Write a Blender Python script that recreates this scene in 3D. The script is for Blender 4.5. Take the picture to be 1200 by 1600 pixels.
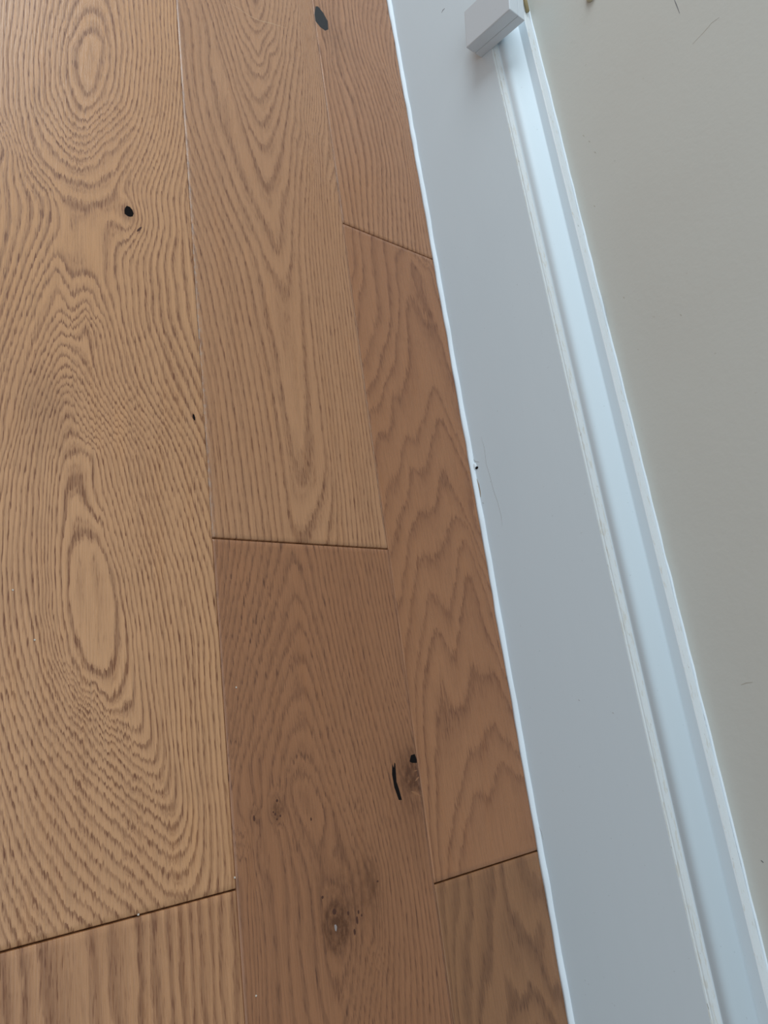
import bpy, math, random
import numpy as np

for _o in list(bpy.data.objects):
    bpy.data.objects.remove(_o, do_unlink=True)
sc = bpy.context.scene
col = sc.collection

# ------------------------------------------------------------------ camera
from mathutils import Matrix
cam_d = bpy.data.cameras.new('camera')
cam = bpy.data.objects.new('camera', cam_d)
col.objects.link(cam)
cam_d.sensor_fit = 'VERTICAL'
cam_d.sensor_height = 36.0
cam_d.lens = 1144.81 / 1600.0 * 36.0
cam_d.clip_start = 0.02
cam.matrix_world = Matrix((
    (0.77714528, -0.08013958, -0.62419777, -0.60228382),
    (-0.13163076, 0.94922001, -0.28575289, 0.0),
    (0.61540113, 0.30423514, 0.72713302, 0.54058267),
    (0, 0, 0, 1)))
sc.camera = cam

# ------------------------------------------------------------------ light
world = bpy.data.worlds.new('world')
sc.world = world
world.use_nodes = True
wbg = world.node_tree.nodes['Background']
wbg.inputs['Color'].default_value = (0.84, 0.945, 1.015, 1)
wbg.inputs['Strength'].default_value = 0.39


def area_light(name, loc, target, sx, sy, power, colour):
    d = bpy.data.lights.new(name, 'AREA')
    d.shape = 'RECTANGLE'
    d.size, d.size_y = sx, sy
    d.energy = power
    d.color = colour
    o = bpy.data.objects.new(name, d)
    col.objects.link(o)
    from mathutils import Vector
    o.location = loc
    o.rotation_euler = (Vector(target) - Vector(loc)).to_track_quat('-Z', 'Y').to_euler()
    return o


# daylight from a tall window further along the room, left of the wall
area_light('window_daylight', (-0.98, 2.6, 1.45), (-0.4, 0.2, 0.0), 1.6, 1.3, 46, (0.86, 0.955, 1.01))
# added overhead fill standing in for ceiling bounce, lifts upward faces
area_light('ceiling_bounce_fill', (-1.0, 0.1, 2.45), (-1.0, 0.1, 0.0), 2.6, 3.2, 29, (0.86, 0.955, 1.01))

sc.view_settings.view_transform = 'Standard'
sc.view_settings.look = 'None'
sc.view_settings.gamma = 1.0
sc.view_settings.use_curve_mapping = False
sc.view_settings.exposure = -0.14
sc.cycles.max_bounces = 5
sc.cycles.diffuse_bounces = 3
sc.cycles.glossy_bounces = 2

# ------------------------------------------------------------------ helpers
def tag(o, label=None, cat=None, group=None, kind=None):
    if label: o['label'] = label
    if cat: o['category'] = cat
    if group: o['group'] = group
    if kind: o['kind'] = kind
    return o


def mesh_obj(name, verts, faces, mats, parent=None, smooth=False, mat_index=None, loc=None):
    me = bpy.data.meshes.new(name)
    me.from_pydata([tuple(map(float, v)) for v in verts], [], [tuple(map(int, f)) for f in faces])
    for m in (mats if isinstance(mats, (list, tuple)) else [mats]):
        me.materials.append(m)
    if mat_index is not None:
        me.polygons.foreach_set('material_index', np.asarray(mat_index, dtype=np.int32))
    if smooth:
        me.polygons.foreach_set('use_smooth', np.ones(len(me.polygons), dtype=bool))
    me.update()
    o = bpy.data.objects.new(name, me)
    col.objects.link(o)
    if loc is not None:
        o.location = loc
    if parent is not None:
        o.parent = parent
    return o


class NT:
    """tiny node-graph writer"""
    def __init__(self, name):
        self.m = bpy.data.materials.new(name)
        self.m.use_nodes = True
        self.t = self.m.node_tree
        self.n = self.t.nodes
        self.bsdf = self.n['Principled BSDF']

    def link(self, a, b): self.t.links.new(a, b)

    def setin(self, sock, v):
        if hasattr(v, 'links') or isinstance(v, bpy.types.NodeSocket):
            self.link(v, sock)
        else:
            sock.default_value = v

    def math(self, op, a, b=0.0, c=None, clamp=False):
        n = self.n.new('ShaderNodeMath'); n.operation = op; n.use_clamp = clamp
        self.setin(n.inputs[0], a)
        self.setin(n.inputs[1], b)
        if c is not None: self.setin(n.inputs[2], c)
        return n.outputs[0]

    def attr(self, name):
        n = self.n.new('ShaderNodeAttribute'); n.attribute_name = name
        return n.outputs['Fac']

    def pos(self):
        return self.n.new('ShaderNodeNewGeometry').outputs['Position']

    def scaled(self, vec, s, off=(0, 0, 0)):
        n = self.n.new('ShaderNodeMapping')
        self.link(vec, n.inputs['Vector'])
        n.inputs['Scale'].default_value = s
        n.inputs['Location'].default_value = off
        return n.outputs[0]

    def noise(self, vec, scale=1.0, detail=2.0, rough=0.5, dist=0.0):
        n = self.n.new('ShaderNodeTexNoise')
        self.link(vec, n.inputs['Vector'])
        n.inputs['Scale'].default_value = scale
        n.inputs['Detail'].default_value = detail
        n.inputs['Roughness'].default_value = rough
        n.inputs['Distortion'].default_value = dist
        return n.outputs['Fac']

    def curve(self, fac, pts):
        n = self.n.new('ShaderNodeFloatCurve')
        c = n.mapping.curves[0]
        c.points[0].location = pts[0]
        c.points[1].location = pts[-1]
        for p in pts[1:-1]:
            c.points.new(*p)
        n.mapping.update()
        self.setin(n.inputs['Value'], fac)
        return n.outputs[0]

    def smooth(self, v, lo, hi):
        n = self.n.new('ShaderNodeMapRange'); n.interpolation_type = 'SMOOTHSTEP'
        self.setin(n.inputs['Value'], v)
        n.inputs['From Min'].default_value = lo
        n.inputs['From Max'].default_value = hi
        return n.outputs[0]

    def mix(self, fac, a, b, mode='MIX'):
        n = self.n.new('ShaderNodeMix'); n.data_type = 'RGBA'; n.blend_type = mode
        n.clamp_factor = True
        self.setin(n.inputs[0], fac)
        for s, v in ((n.inputs[6], a), (n.inputs[7], b)):
            if isinstance(v, bpy.types.NodeSocket): self.link(v, s)
            else: s.default_value = (*v, 1) if len(v) == 3 else v
        return n.outputs[2]

    def bump(self, h, strength, dist):
        n = self.n.new('ShaderNodeBump')
        n.inputs['Strength'].default_value = strength
        n.inputs['Distance'].default_value = dist
        self.link(h, n.inputs['Height'])
        self.link(n.outputs[0], self.bsdf.inputs['Normal'])

    def done(self, colour, rough=0.5, spec=0.5):
        self.setin(self.bsdf.inputs['Base Color'], colour if isinstance(colour, bpy.types.NodeSocket) else (*colour, 1))
        self.setin(self.bsdf.inputs['Roughness'], rough)
        self.bsdf.inputs['Specular IOR Level'].default_value = spec
        return self.m


def lin(r, g, b):
    f = lambda c: (c / 255 / 12.92) if c / 255 <= 0.04045 else ((c / 255 + 0.055) / 1.055) ** 2.4
    return (f(r), f(g), f(b))


# ------------------------------------------------------------------ materials
def oak(name, light, dark, contrast=1.0, prof=None, teeth=0.012, pore=0.55, seed=0.0, grain=1.0, wave=0.35, sub=0.55):
    g = NT(name)
    p = g.pos()
    ring = g.attr('ring'); rv = g.attr('ring_v'); knot = g.attr('knot'); tone = g.attr('tone')
    # ragged vessel ends: the ring outline is shifted along the grain, fibre by fibre
    t1 = g.noise(g.scaled(p, (560, 46, 1), (seed, 0, 0)), 1, 2.0, 0.6)
    t1 = g.math('MULTIPLY', g.math('SUBTRACT', t1, 0.5), 2 * teeth)
    shift = g.math('MULTIPLY', rv, t1)
    shift = g.math('MINIMUM', g.math('MAXIMUM', shift, -0.7), 0.7)
    w2 = g.noise(g.scaled(p, (60, 14, 1), (seed, 3, 0)), 1, 2.0, 0.5)
    w2 = g.math('MULTIPLY', g.math('SUBTRACT', w2, 0.5), wave)
    w3 = g.noise(g.scaled(p, (620, 48, 1), (seed, 8, 0)), 1, 2.0, 0.6)
    w3 = g.math('MULTIPLY', g.math('SUBTRACT', w3, 0.5), 0.42)
    r = g.math('ADD', g.math('ADD', ring, shift), g.math('ADD', w2, w3))
    fr = g.math('FRACT', r)
    band = g.curve(fr, prof or [(0, 0.50), (0.05, 0.95), (0.15, 1.0), (0.30, 0.40), (0.46, 0.08), (0.92, 0.0), (1, 0.50)])
    # ring to ring differences in strength
    wn = g.n.new('ShaderNodeTexNoise'); wn.noise_dimensions = '1D'
    g.link(g.math('FLOOR', r), wn.inputs['W']); wn.inputs['Scale'].default_value = 0.77
    band = g.math('MULTIPLY', band, g.math('MULTIPLY_ADD', wn.outputs['Fac'], 0.9, 0.5))
    # finer growth lines inside each year
    if sub > 0:
        fr2 = g.math('FRACT', g.math('MULTIPLY_ADD', r, 2.0, 0.22))
        b2 = g.curve(fr2, [(0, 0.5), (0.08, 1.0), (0.25, 0.8), (0.5, 0.1), (0.9, 0.0), (1, 0.5)])
        sn = g.noise(g.scaled(p, (70, 7, 1), (seed, 12, 0)), 1, 1.0, 0.5)
        band = g.math('MAXIMUM', band, g.math('MULTIPLY', b2, g.math('MULTIPLY', g.smooth(sn, 0.35, 0.65), sub)))
    warm = g.noise(g.scaled(p, (90, 9, 1), (seed, 4, 0)), 1, 2.0, 0.5)
    band = g.math('MULTIPLY', band, g.math('MULTIPLY_ADD', warm, 1.3, 0.42))
    # open pores: short dark dashes along the grain, mostly in the early wood
    pn = g.noise(g.scaled(p, (900, 62, 1), (seed, 1, 0)), 1, 2.0, 0.55)
    dash = g.smooth(pn, 0.50, 0.68)
    pn2 = g.noise(g.scaled(p, (1000, 62, 1), (seed, 5, 0)), 1, 2.0, 0.6)
    dash2 = g.smooth(pn2, 0.58, 0.70)
    bandp = g.math('MULTIPLY', band, g.math('MULTIPLY_ADD', dash, pore, 1.0 - 0.62 * pore))
    bandp = g.math('ADD', bandp, g.math('MULTIPLY', dash2, g.math('MULTIPLY_ADD', band, 0.60, 0.20 * grain)))
    fac = g.math('MULTIPLY', bandp, contrast, clamp=True)
    c = g.mix(fac, light, dark)
    # fine fibres and slow colour drift
    fib = g.noise(g.scaled(p, (800, 24, 1), (seed, 9, 0)), 1, 3.0, 0.65)
    c = g.mix(g.math('MULTIPLY', g.smooth(fib, 0.40, 0.68), 0.42 * grain), c, tuple(x * 0.62 for x in light))
    drift = g.noise(g.scaled(p, (16, 4.2, 1), (seed, 2, 0)), 1, 3.0, 0.55)
    c = g.mix(g.math('MULTIPLY', g.smooth(drift, 0.35, 0.75), 0.26), c, tuple(x * y for x, y in zip(light, (0.74, 0.66, 0.60))))
    c = g.mix(g.math('MULTIPLY', g.smooth(warm, 0.5, 0.8), 0.22), c, tuple(x * y for x, y in zip(light, (1.06, 0.97, 0.80))))
    # resin-brown heartwood around knots
    kn = g.noise(g.scaled(p, (260, 120, 1), (seed, 6, 0)), 1, 3.0, 0.6)
    kk = g.math('MULTIPLY', knot, g.math('MULTIPLY_ADD', kn, 2.6, -0.42), clamp=True)
    c = g.mix(kk, c, (0.100, 0.034, 0.011))
    # broad tone of this stretch of board (growth, not light)
    c = g.mix(tone, c, tuple(x * 0.52 for x in dark))
    g.bump(g.math('SUBTRACT', 1.0, fib), 0.40, 0.0005)
    # dust caught in the long seam
    dust_at = g.attr('dust')
    dn = g.noise(g.scaled(p, (700, 160, 1)), 1, 3.0, 0.7)
    dm = g.math('MULTIPLY', dust_at, g.smooth(dn, 0.45, 0.60))
    c = g.mix(g.math('MULTIPLY', dm, 0.5), c, (0.36, 0.33, 0.30))
    rough = g.math('MULTIPLY_ADD', fac, 0.20, 0.26)
    return g.done(c, rough, 0.52)


SOFT = [(0, 0.40), (0.10, 0.85), (0.22, 1.0), (0.42, 0.55), (0.65, 0.22), (0.9, 0.05), (1, 0.40)]

TAIL = [(0, 0.62), (0.05, 0.25), (0.16, 0.06), (0.45, 0.12), (0.70, 0.34), (0.90, 0.80), (0.97, 1.0), (1, 0.62)]
M = {}
M['A'] = oak('oak_pale_golden', lin(197, 148, 107), lin(106, 59, 30), 1.05, [(0, 0.50), (0.05, 0.95), (0.16, 1.0), (0.32, 0.48), (0.50, 0.12), (0.92, 0.02), (1, 0.50)], seed=0.0, teeth=0.006, wave=0.28, pore=0.8)
M['A2'] = oak('oak_striped', lin(186, 137, 98), lin(108, 62, 34), 0.92, SOFT, seed=11.0)
M['B'] = oak('oak_cathedral', lin(178, 131, 95), lin(100, 56, 30), 0.84, seed=23.0, teeth=0.006, wave=0.25, pore=0.8)
M['B2'] = oak('oak_knotty_brown', lin(156, 107, 74), lin(80, 43, 23), 0.66, seed=37.0, pore=0.8, wave=0.3)
M['C0'] = oak('oak_warm_brown', lin(172, 123, 88), lin(96, 55, 31), 0.74, seed=41.0, wave=0.25)
M['C1'] = oak('oak_wavy_reddish', lin(162, 112, 77), lin(92, 50, 28), 0.72, TAIL, teeth=0.015, seed=53.0, wave=0.5, sub=0)
M['C2'] = oak('oak_dark_streaked', lin(150, 106, 72), lin(78, 44, 25), 0.62, SOFT, teeth=0.010, seed=67.0, wave=0.7, sub=0)


def plain(name, colour, rough=0.5, spec=0.4, var=0.12, scale=(60, 60, 60)):
    g = NT(name)
    n = g.noise(g.scaled(g.pos(), scale), 1, 3.0, 0.6)
    c = g.mix(g.math('MULTIPLY', n, var * 2), colour, tuple(x * 0.6 for x in colour))
    return g.done(c, rough, spec)


def gloss_paint(name, colour, rough=0.50, dirt=0.10, bump=0.05):
    g = NT(name)
    p = g.pos()
    n = g.noise(g.scaled(p, (9, 3, 9)), 1, 3.0, 0.55)
    c = g.mix(g.math('MULTIPLY', g.smooth(n, 0.45, 0.8), dirt), colour, tuple(x * y for x, y in zip(colour, (0.80, 0.82, 0.84))))
    s = g.noise(g.scaled(p, (330, 330, 330)), 1, 1.0, 0.5)
    c = g.mix(g.math('MULTIPLY', g.smooth(s, 0.76, 0.82), 0.35), c, tuple(x * 0.62 for x in colour))
    b = g.noise(g.scaled(p, (120, 22, 120)), 1, 3.0, 0.5)
    g.bump(b, bump, 0.002)
    return g.done(c, rough, 0.3)


def worn_paint(name, colour, bare, amount):
    g = NT(name)
    p = g.pos()
    n = g.noise(g.scaled(p, (420, 60, 420)), 1, 4.0, 0.65)
    c = g.mix(g.smooth(n, amount, amount + 0.10), colour, bare)
    n2 = g.noise(g.scaled(p, (300, 90, 300), (4, 0, 0)), 1, 3.0, 0.6)
    c = g.mix(g.math('MULTIPLY', g.smooth(n2, 0.68, 0.74), 0.55), c, (0.22, 0.20, 0.17))
    g.bump(n, 0.25, 0.0008)
    return g.done(c, 0.5, 0.4)


WHITE = lin(220, 233, 241)
M['paint'] = gloss_paint('white_gloss_paint', WHITE)
M['paint_worn'] = worn_paint('worn_cream_paint', lin(214, 220, 222), lin(206, 207, 202), 0.52)
M['paint_top'] = worn_paint('cracked_white_paint', lin(218, 223, 226), lin(204, 203, 197), 0.58)
M['caulk'] = gloss_paint('white_caulk', lin(230, 239, 246), 0.5, 0.05, 0.25)
M['plastic'] = gloss_paint('pale_grey_plastic', lin(206, 213, 219), 0.42, 0.05, 0.02)
M['filler'] = plain('black_knot_filler', lin(46, 46, 48), 0.6, 0.3, 0.25, (500, 200, 500))
M['hole'] = plain('dark_open_crack', lin(26, 22, 22), 0.85, 0.05)
M['speck'] = plain('dark_pin_knot', lin(78, 46, 33), 0.6, 0.3)
M['slab'] = plain('dark_underlay', lin(84, 52, 36), 0.9, 0.1)
M['pencil'] = plain('grey_pencil_line', lin(128, 128, 130), 0.8, 0.1)
M['faint'] = plain('faint_scuff', lin(188, 190, 192), 0.8, 0.1)
M['wallscuff'] = plain('faint_wall_scuff', lin(186, 180, 168), 0.8, 0.1)
M['stain'] = plain('brown_grime', lin(172, 158, 142), 0.8, 0.2)
M['brass'] = plain('tan_plastic', lin(168, 150, 110), 0.45, 0.4)
M['cream'] = plain('cream_plastic', lin(196, 188, 160), 0.5, 0.4)
M['glint'] = plain('pale_glint', lin(150, 138, 136), 0.25, 0.6)
M['barelight'] = plain('pale_splinter', lin(146, 100, 68), 0.5, 0.4)

g = NT('beige_wall_paint')
p_ = g.pos()
n_ = g.noise(g.scaled(p_, (3.5, 3.5, 3.5)), 1, 4.0, 0.55)
c_ = g.mix(g.math('MULTIPLY', g.smooth(n_, 0.35, 0.75), 0.5), lin(206, 206, 199), lin(201, 199, 191))
s_ = g.noise(g.scaled(p_, (210, 210, 210)), 1, 1.0, 0.5)
c_ = g.mix(g.math('MULTIPLY', g.smooth(s_, 0.78, 0.84), 0.30), c_, lin(172, 165, 153))
g.bump(g.noise(g.scaled(p_, (160, 160, 160)), 1, 3.0, 0.55), 0.08, 0.002)
M['wall'] = g.done(c_, 0.5, 0.4)

# ------------------------------------------------------------------ floor
Y0, Y1 = -0.95, 1.95          # built stretch of the room along the wall
X0 = -1.66
E_AB, E_BC = -0.3297, -0.1397  # long seams
WID = 0.19
YA, YB, YC, YD = -0.0948, 0.1736, 0.5625, -0.1323   # end joints

floor = mesh_obj('floor', [(X0, Y0, -0.02), (0.040, Y0, -0.02), (0.040, Y1, -0.02), (X0, Y1, -0.02),
                           (X0, Y0, -0.0125), (0.040, Y0, -0.0125), (0.040, Y1, -0.0125), (X0, Y1, -0.0125)],
                 [(3, 2, 1, 0), (4, 5, 6, 7), (0, 1, 5, 4), (1, 2, 6, 5), (2, 3, 7, 6), (3, 0, 4, 7)], M['slab'])
tag(floor, 'oak plank floor of wide brown boards beside the white baseboard', 'floor', kind='structure')

RINGS = {
 'A': [
  (14, [93,450]),
  (16, [101,452]),
  (18, [110,454]),
  (20, [120,457]),
  (22, [130,460]),
  (24, [141,463]),
  (26, [154,467]),
  (28, [171,471]),
  (30, [190,477]),
  (10, [86,390]),
  (12, [96,392]),
  (14, [104,393]),
  (16, [113,395]),
  (18, [122,397]),
  (20, [133,399]),
  (22, [144,402]),
  (24, [157,404]),
  (26, [175,408]),
  (4, [94,336]),
  (6, [101,337]),
  (8, [109,338]),
  (10, [117,339]),
  (12, [125,340]),
  (14, [134,341]),
  (16, [142,343]),
  (18, [152,344]),
  (20, [161,345]),
  (22, [172,347]),
  (24, [183,349]),
  (4, [105,284]),
  (6, [113,285]),
  (8, [121,285]),
  (10, [129,286]),
  (12, [138,287]),
  (14, [147,287]),
  (16, [157,288]),
  (18, [167,289]),
  (20, [177,290]),
  (22, [188,291]),
  (4, [117,234]),
  (6, [125,234]),
  (8, [133,234]),
  (10, [141,234]),
  (12, [150,234]),
  (14, [160,235]),
  (16, [169,235]),
  (18, [179,235]),
  (20, [190,235]),
  (4, [122,185]),
  (6, [131,184]),
  (8, [139,184]),
  (10, [148,184]),
  (12, [156,184]),
  (14, [166,183]),
  (16, [176,183]),
  (18, [185,183]),
  (4, [125,138]),
  (6, [134,137]),
  (8, [142,136]),
  (10, [150,136]),
  (12, [158,135]),
  (14, [166,135]),
  (16, [175,134]),
  (18, [185,133]),
  (8, [144,100]),
  (10, [151,99]),
  (12, [158,98]),
  (14, [166,97]),
  (16, [176,96]),
  (18, [185,95]),
  (12, [160,62]),
  (14, [168,61]),
  (16, [177,59]),
  (18, [186,58]),
  (14, [165,26]),
  (16, [177,24]),
  (18, [187,22]),
  (19, [106,516]),
  (20, [115,519]),
  (21, [122,522]),
  (22, [129,524]),
  (24, [141,529]),
  (26, [154,533]),
  (28, [168,538]),
  (30, [187,545]),
  (18, [133,631]),
  (20, [144,636]),
  (22, [154,641]),
  (24, [163,645]),
  (26, [173,649]),
  (28, [183,654]),
  (12, [127,703]),
  (14, [138,709]),
  (16, [147,714]),
  (18, [156,719]),
  (20, [164,724]),
  (22, [172,728]),
  (24, [179,732]),
  (26, [187,736]),
  (10, [122,756]),
  (12, [134,763]),
  (14, [144,769]),
  (16, [153,775]),
  (18, [162,780]),
  (20, [170,785]),
  (22, [178,790]),
  (24, [185,794]),
  (12, [132,824]),
  (14, [142,831]),
  (16, [153,838]),
  (18, [162,845]),
  (20, [171,851]),
  (22, [179,856]),
  (24, [186,861]),
  (14, [99,421]),
  (16, [107,423]),
  (18, [116,426]),
  (20, [126,428]),
  (22, [137,431]),
  (24, [149,434]),
  (26, [164,437]),
  (10, [102,364]),
  (12, [110,366]),
  (14, [119,367]),
  (16, [127,369]),
  (18, [137,371]),
  (20, [147,372]),
  (22, [158,374]),
  (24, [170,376]),
  (4, [99,310]),
  (6, [107,310]),
  (8, [115,311]),
  (10, [123,312]),
  (12, [132,313]),
  (14, [140,314]),
  (16, [149,315]),
  (18, [159,316]),
  (20, [169,318]),
  (22, [180,319]),
  (4, [111,259]),
  (6, [119,259]),
  (8, [127,259]),
  (10, [135,260]),
  (12, [144,260]),
  (14, [153,261]),
  (16, [163,261]),
  (18, [173,262]),
  (20, [183,263]),
  (4, [120,209]),
  (6, [128,209]),
  (8, [136,209]),
  (10, [144,209]),
  (12, [153,209]),
  (14, [163,209]),
  (16, [173,209]),
  (18, [182,209]),
  (4, [124,161]),
  (6, [132,161]),
  (8, [140,160]),
  (10, [149,160]),
  (12, [157,159]),
  (14, [166,159]),
  (16, [175,158]),
  (18, [185,158]),
  (8, [143,118]),
  (10, [150,117]),
  (12, [158,116]),
  (14, [166,116]),
  (16, [176,115]),
  (18, [185,114]),
  (12, [159,80]),
  (14, [167,79]),
  (16, [176,77]),
  (18, [185,76]),
  (14, [167,43]),
  (16, [177,41]),
  (18, [186,40]),
  (20, [117,488]),
  (22, [129,492]),
  (24, [141,495]),
  (26, [154,499]),
  (28, [170,504]),
  (30, [189,510]),
  (12, [130,732]),
  (14, [141,738]),
  (16, [150,744]),
  (18, [159,749]),
  (20, [167,754]),
  (22, [175,758]),
  (24, [182,763]),
  (12, [133,793]),
  (14, [143,800]),
  (16, [153,806]),
  (18, [162,812]),
  (20, [170,817]),
  (22, [178,822]),
  (24, [185,827]),
  (8, [97,761,106,767,110,759,108,739,103,713,97,692,90,698,87,715,89,739]),
  (7.55, [98,745,98,717]),
  (9, [105,792,115,767,116,736,109,701,96,674,83,682,78,705,79,737,90,771]),
  (10, [96,660,112,687,120,723]),
  (10, [80,663,76,679,72,695,73,714,74,733,78,753,82,774]),
  (12, [96,643,106,661,117,679]),
  (12, [74,645,69,660,64,675,64,697,64,720,67,747,71,774]),
  (14, [96,626,109,648,123,670]),
  (14, [69,632,62,644,55,656,55,681,54,706,57,740,61,775]),
  (16, [96,607,110,630,126,653]),
  (16, [74,603,65,614,56,625,51,639,47,652,46,676,46,701,48,734,51,769]),
  (17, [98,588,119,615,126,634,135,652]),
  (17, [77,585,58,596,49,618,46,637,43,657]),
  (18, [101,571,113,586]),
  (18, [83,565,66,573,58,583,51,592,43,612,41,630,38,647,38,671,37,696,40,729,42,763]),
  (20, [124,591]),
  (20, [61,564,53,573,46,582,41,596,37,609,34,626,30,643,30,667,29,691,31,723,33,756]),
  (21.8, [23,680]),
  (21.8, [25,626]),
  (22, [139,590,142,570]),
  (24, [150,595,151,567]),
  (26, [161,600,162,571]),
  (28, [173,604,174,576]),
  (30, [184,602,185,580]),
  (18.5, [89,546,95,545]),
  (18.6, [76,538]),
  (18.6, [84,524]),
  (19, [107,542,107,516,106,491]),
  (20, [119,539]),
  (21, [129,539]),
  (18, [67,502,61,488,55,474,50,455,45,436,40,415,35,395,31,373,28,351]),
  (18, [67,502,76,490,94,492,102,482]),
  (17, [67,488,57,466,52,448,47,431,43,413,39,396,35,374,31,352]),
  (17, [67,488,77,472,96,474,103,458]),
  (16, [69,467,64,453,59,440,54,424,49,409,45,392,41,375,38,353,34,332]),
  (16, [69,467,81,452,96,454]),
  (14, [71,441,61,421,56,407,52,393,47,376,43,359,40,338,36,317,34,297,32,278,32,259,31,240,32,222,33,205,35,187,39,170,43,153,48,140,53,127,59,114,67,101,75,88,83,74,92,63,102,52,112,41,123,29,133,16,152,7]),
  (14, [71,441,85,443]),
  (12, [70,419,61,398,56,382,52,366,49,350,45,334,43,316,40,298,40,283,39,269,38,255,38,239,39,224,40,209,42,196,44,183,47,170,51,157,56,143,61,130,68,119,76,107,83,95,93,84,103,73,113,61,123,50,134,39,146,32,156,41]),
  (12, [70,419,85,412]),
  (10, [72,400,62,379,58,365,54,351,52,335,50,319,48,301,47,284,46,264,46,246,47,227,49,209,52,191,55,174,61,156,68,138,78,122,88,107,100,92,113,78,123,69,133,60,145,51,152,65]),
  (8, [73,386,64,363,61,349,59,336,57,317,55,299,55,285,54,270,54,255,54,241,55,227,55,214,58,195,60,178,66,162,72,146,82,133,92,119,104,106,116,92,126,85,136,77,143,86]),
  (8, [73,386,85,375]),
  (6, [74,370,67,350,65,335,62,321,61,303,60,285,59,270,59,256,59,241,60,223,60,204,63,189,66,173,71,162,76,151,85,139,94,127,104,119,114,110,130,97,136,114]),
  (6, [74,370,84,359,92,346]),
  (4, [77,344,69,327,67,311,65,295,64,280,64,266,63,251,63,237,64,223,64,209,67,191,70,173,74,164,79,155,87,146,95,138,110,126,119,120,125,127]),
  (4, [77,344,87,340]),
  (3, [79,327,71,317,69,301,68,286,67,271,66,256,66,242,66,228,67,214,68,200,71,185,74,170,79,160,84,150,99,136,113,139,120,157,120,173,120,190,117,209,114,229,109,248,104,268,98,286,93,304]),
  (2, [84,297,74,281,72,264,70,247,71,228,71,209,73,194,76,179,81,169,86,158,99,147,111,155,113,165,115,175,114,190,114,204,111,221,109,238,104,254,100,271]),
  (1, [86,263,76,245,76,231,75,218,77,204,79,191,86,172,95,163,104,171,108,190,107,204,107,219,105,231,103,243,96,259]),
  (0.55, [89,233,90,218,92,204,93,186]),
  (1.75, [80,287]),
  (1.55, [85,276]),
  (17, [31,154,36,137,41,120,48,103,55,87,61,75,68,64,75,52,84,39,94,25,106,14,117,2]),
  (20, [32,109,37,93,42,77,48,62,55,46,63,33,70,19,78,11,86,2]),
  (23, [33,67,36,54,40,40,46,28,51,16,61,1]),
  (26, [33,20,36,11,39,2]),
  (15.2, [168,1]),
 ],
 'B': [
  (10, [54,544]),
  (11, [35,532]),
  (12, [25,526]),
  (13, [16,521]),
  (14, [7,516]),
  (15, [0,511]),
  (11, [43,467]),
  (12, [30,461]),
  (13, [21,456]),
  (14, [12,451]),
  (15, [4,447]),
  (11, [58,416]),
  (12, [44,410]),
  (13, [33,404]),
  (14, [23,400]),
  (15, [16,396]),
  (17, [1,389]),
  (12, [60,361]),
  (13, [48,356]),
  (14, [37,351]),
  (15, [29,348]),
  (17, [15,342]),
  (19, [1,336]),
  (13, [68,301]),
  (14, [55,297]),
  (15, [46,294]),
  (17, [31,288]),
  (20, [10,281]),
  (21.5, [1,278]),
  (13, [78,230]),
  (14, [65,226]),
  (15, [56,224]),
  (17, [42,220]),
  (20, [20,214]),
  (22.7, [2,209]),
  (14, [73,158]),
  (15, [64,156]),
  (17, [49,153]),
  (20, [29,149]),
  (23, [9,145]),
  (24, [2,143]),
  (14, [77,92]),
  (15, [68,91]),
  (17, [54,89]),
  (20, [33,86]),
  (23, [13,83]),
  (25, [2,81]),
  (14, [80,29]),
  (15, [70,29]),
  (17, [57,27]),
  (20, [36,26]),
  (23, [16,24]),
  (25, [4,23]),
  (15, [71,3]),
  (17, [58,2]),
  (20, [37,1]),
  (23, [17,0]),
  (25, [5,-1]),
  (1, [103,671]),
  (2, [92,658,100,636,114,673]),
  (3, [84,648,100,622,121,673]),
  (4, [78,625,88,605,98,585,110,619,123,654]),
  (5, [76,599,87,584,97,569,111,602,126,636]),
  (6, [77,576,97,555,113,594,131,634]),
  (7, [67,589,71,566,75,543,87,519,110,545,121,577,132,610]),
  (8, [59,584,66,553,72,523,80,505,89,487,112,522,120,550,129,579,137,618,146,659]),
  (9, [51,588,58,553,64,518,70,495,77,472,89,453,108,479,116,503,123,528,132,566,142,606,149,646,157,687]),
  (10, [44,593,51,558,58,524,64,498,69,473,75,450,81,427,91,402,109,440,115,463,121,486,128,515,135,544,143,585,152,627,159,665,166,704]),
  (11, [72,378,85,351,97,325,101,347,105,369,111,394,118,411,123,436,128,460,135,499,142,539,151,582,161,628]),
  (12, [79,309,90,290,101,277,106,297,112,317,115,338,118,359,122,382,126,404,132,442,138,481,147,522,155,565]),
  (13, [83,194,85,169,86,145,88,121,91,93,96,77,106,103,108,129,110,155,112,181,114,207,116,240,119,274,120,297,121,320,125,350,129,380,133,408,138,436,144,465]),
  (14, [89,10,104,31,118,55,122,70,125,86,125,110,126,134,126,155,126,177,126,199,127,221,127,244,128,267,129,295,130,323,134,357,138,393,144,424,149,456,155,489]),
  (12.4, [99,192,99,221,100,251,99,221,99,192,98,164,97,136]),
  (13.5, [94,43]),
  (15, [116,4,122,25,128,46,130,66,132,87,132,114,133,142,133,171,133,200,133,223,133,245,134,269,135,297,136,325]),
  (17, [135,2,136,21,138,41,139,61,139,86,140,111,141,137,141,160,141,185,141,210,142,235,142,261,143,287,144,320,146,354,150,389,155,426,159,463]),
  (20, [152,2,153,21,154,42,155,62,155,88,156,113,156,139,156,166,156,193,156,221,157,249,157,278,158,308,159,336,160,364,162,394,164,427,167,461,169,496]),
  (23, [167,2,167,22,167,43,168,64,168,92,169,120,169,149,169,176,169,204,170,232,170,266,171,302,172,338,174,370,175,402,177,435]),
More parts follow.
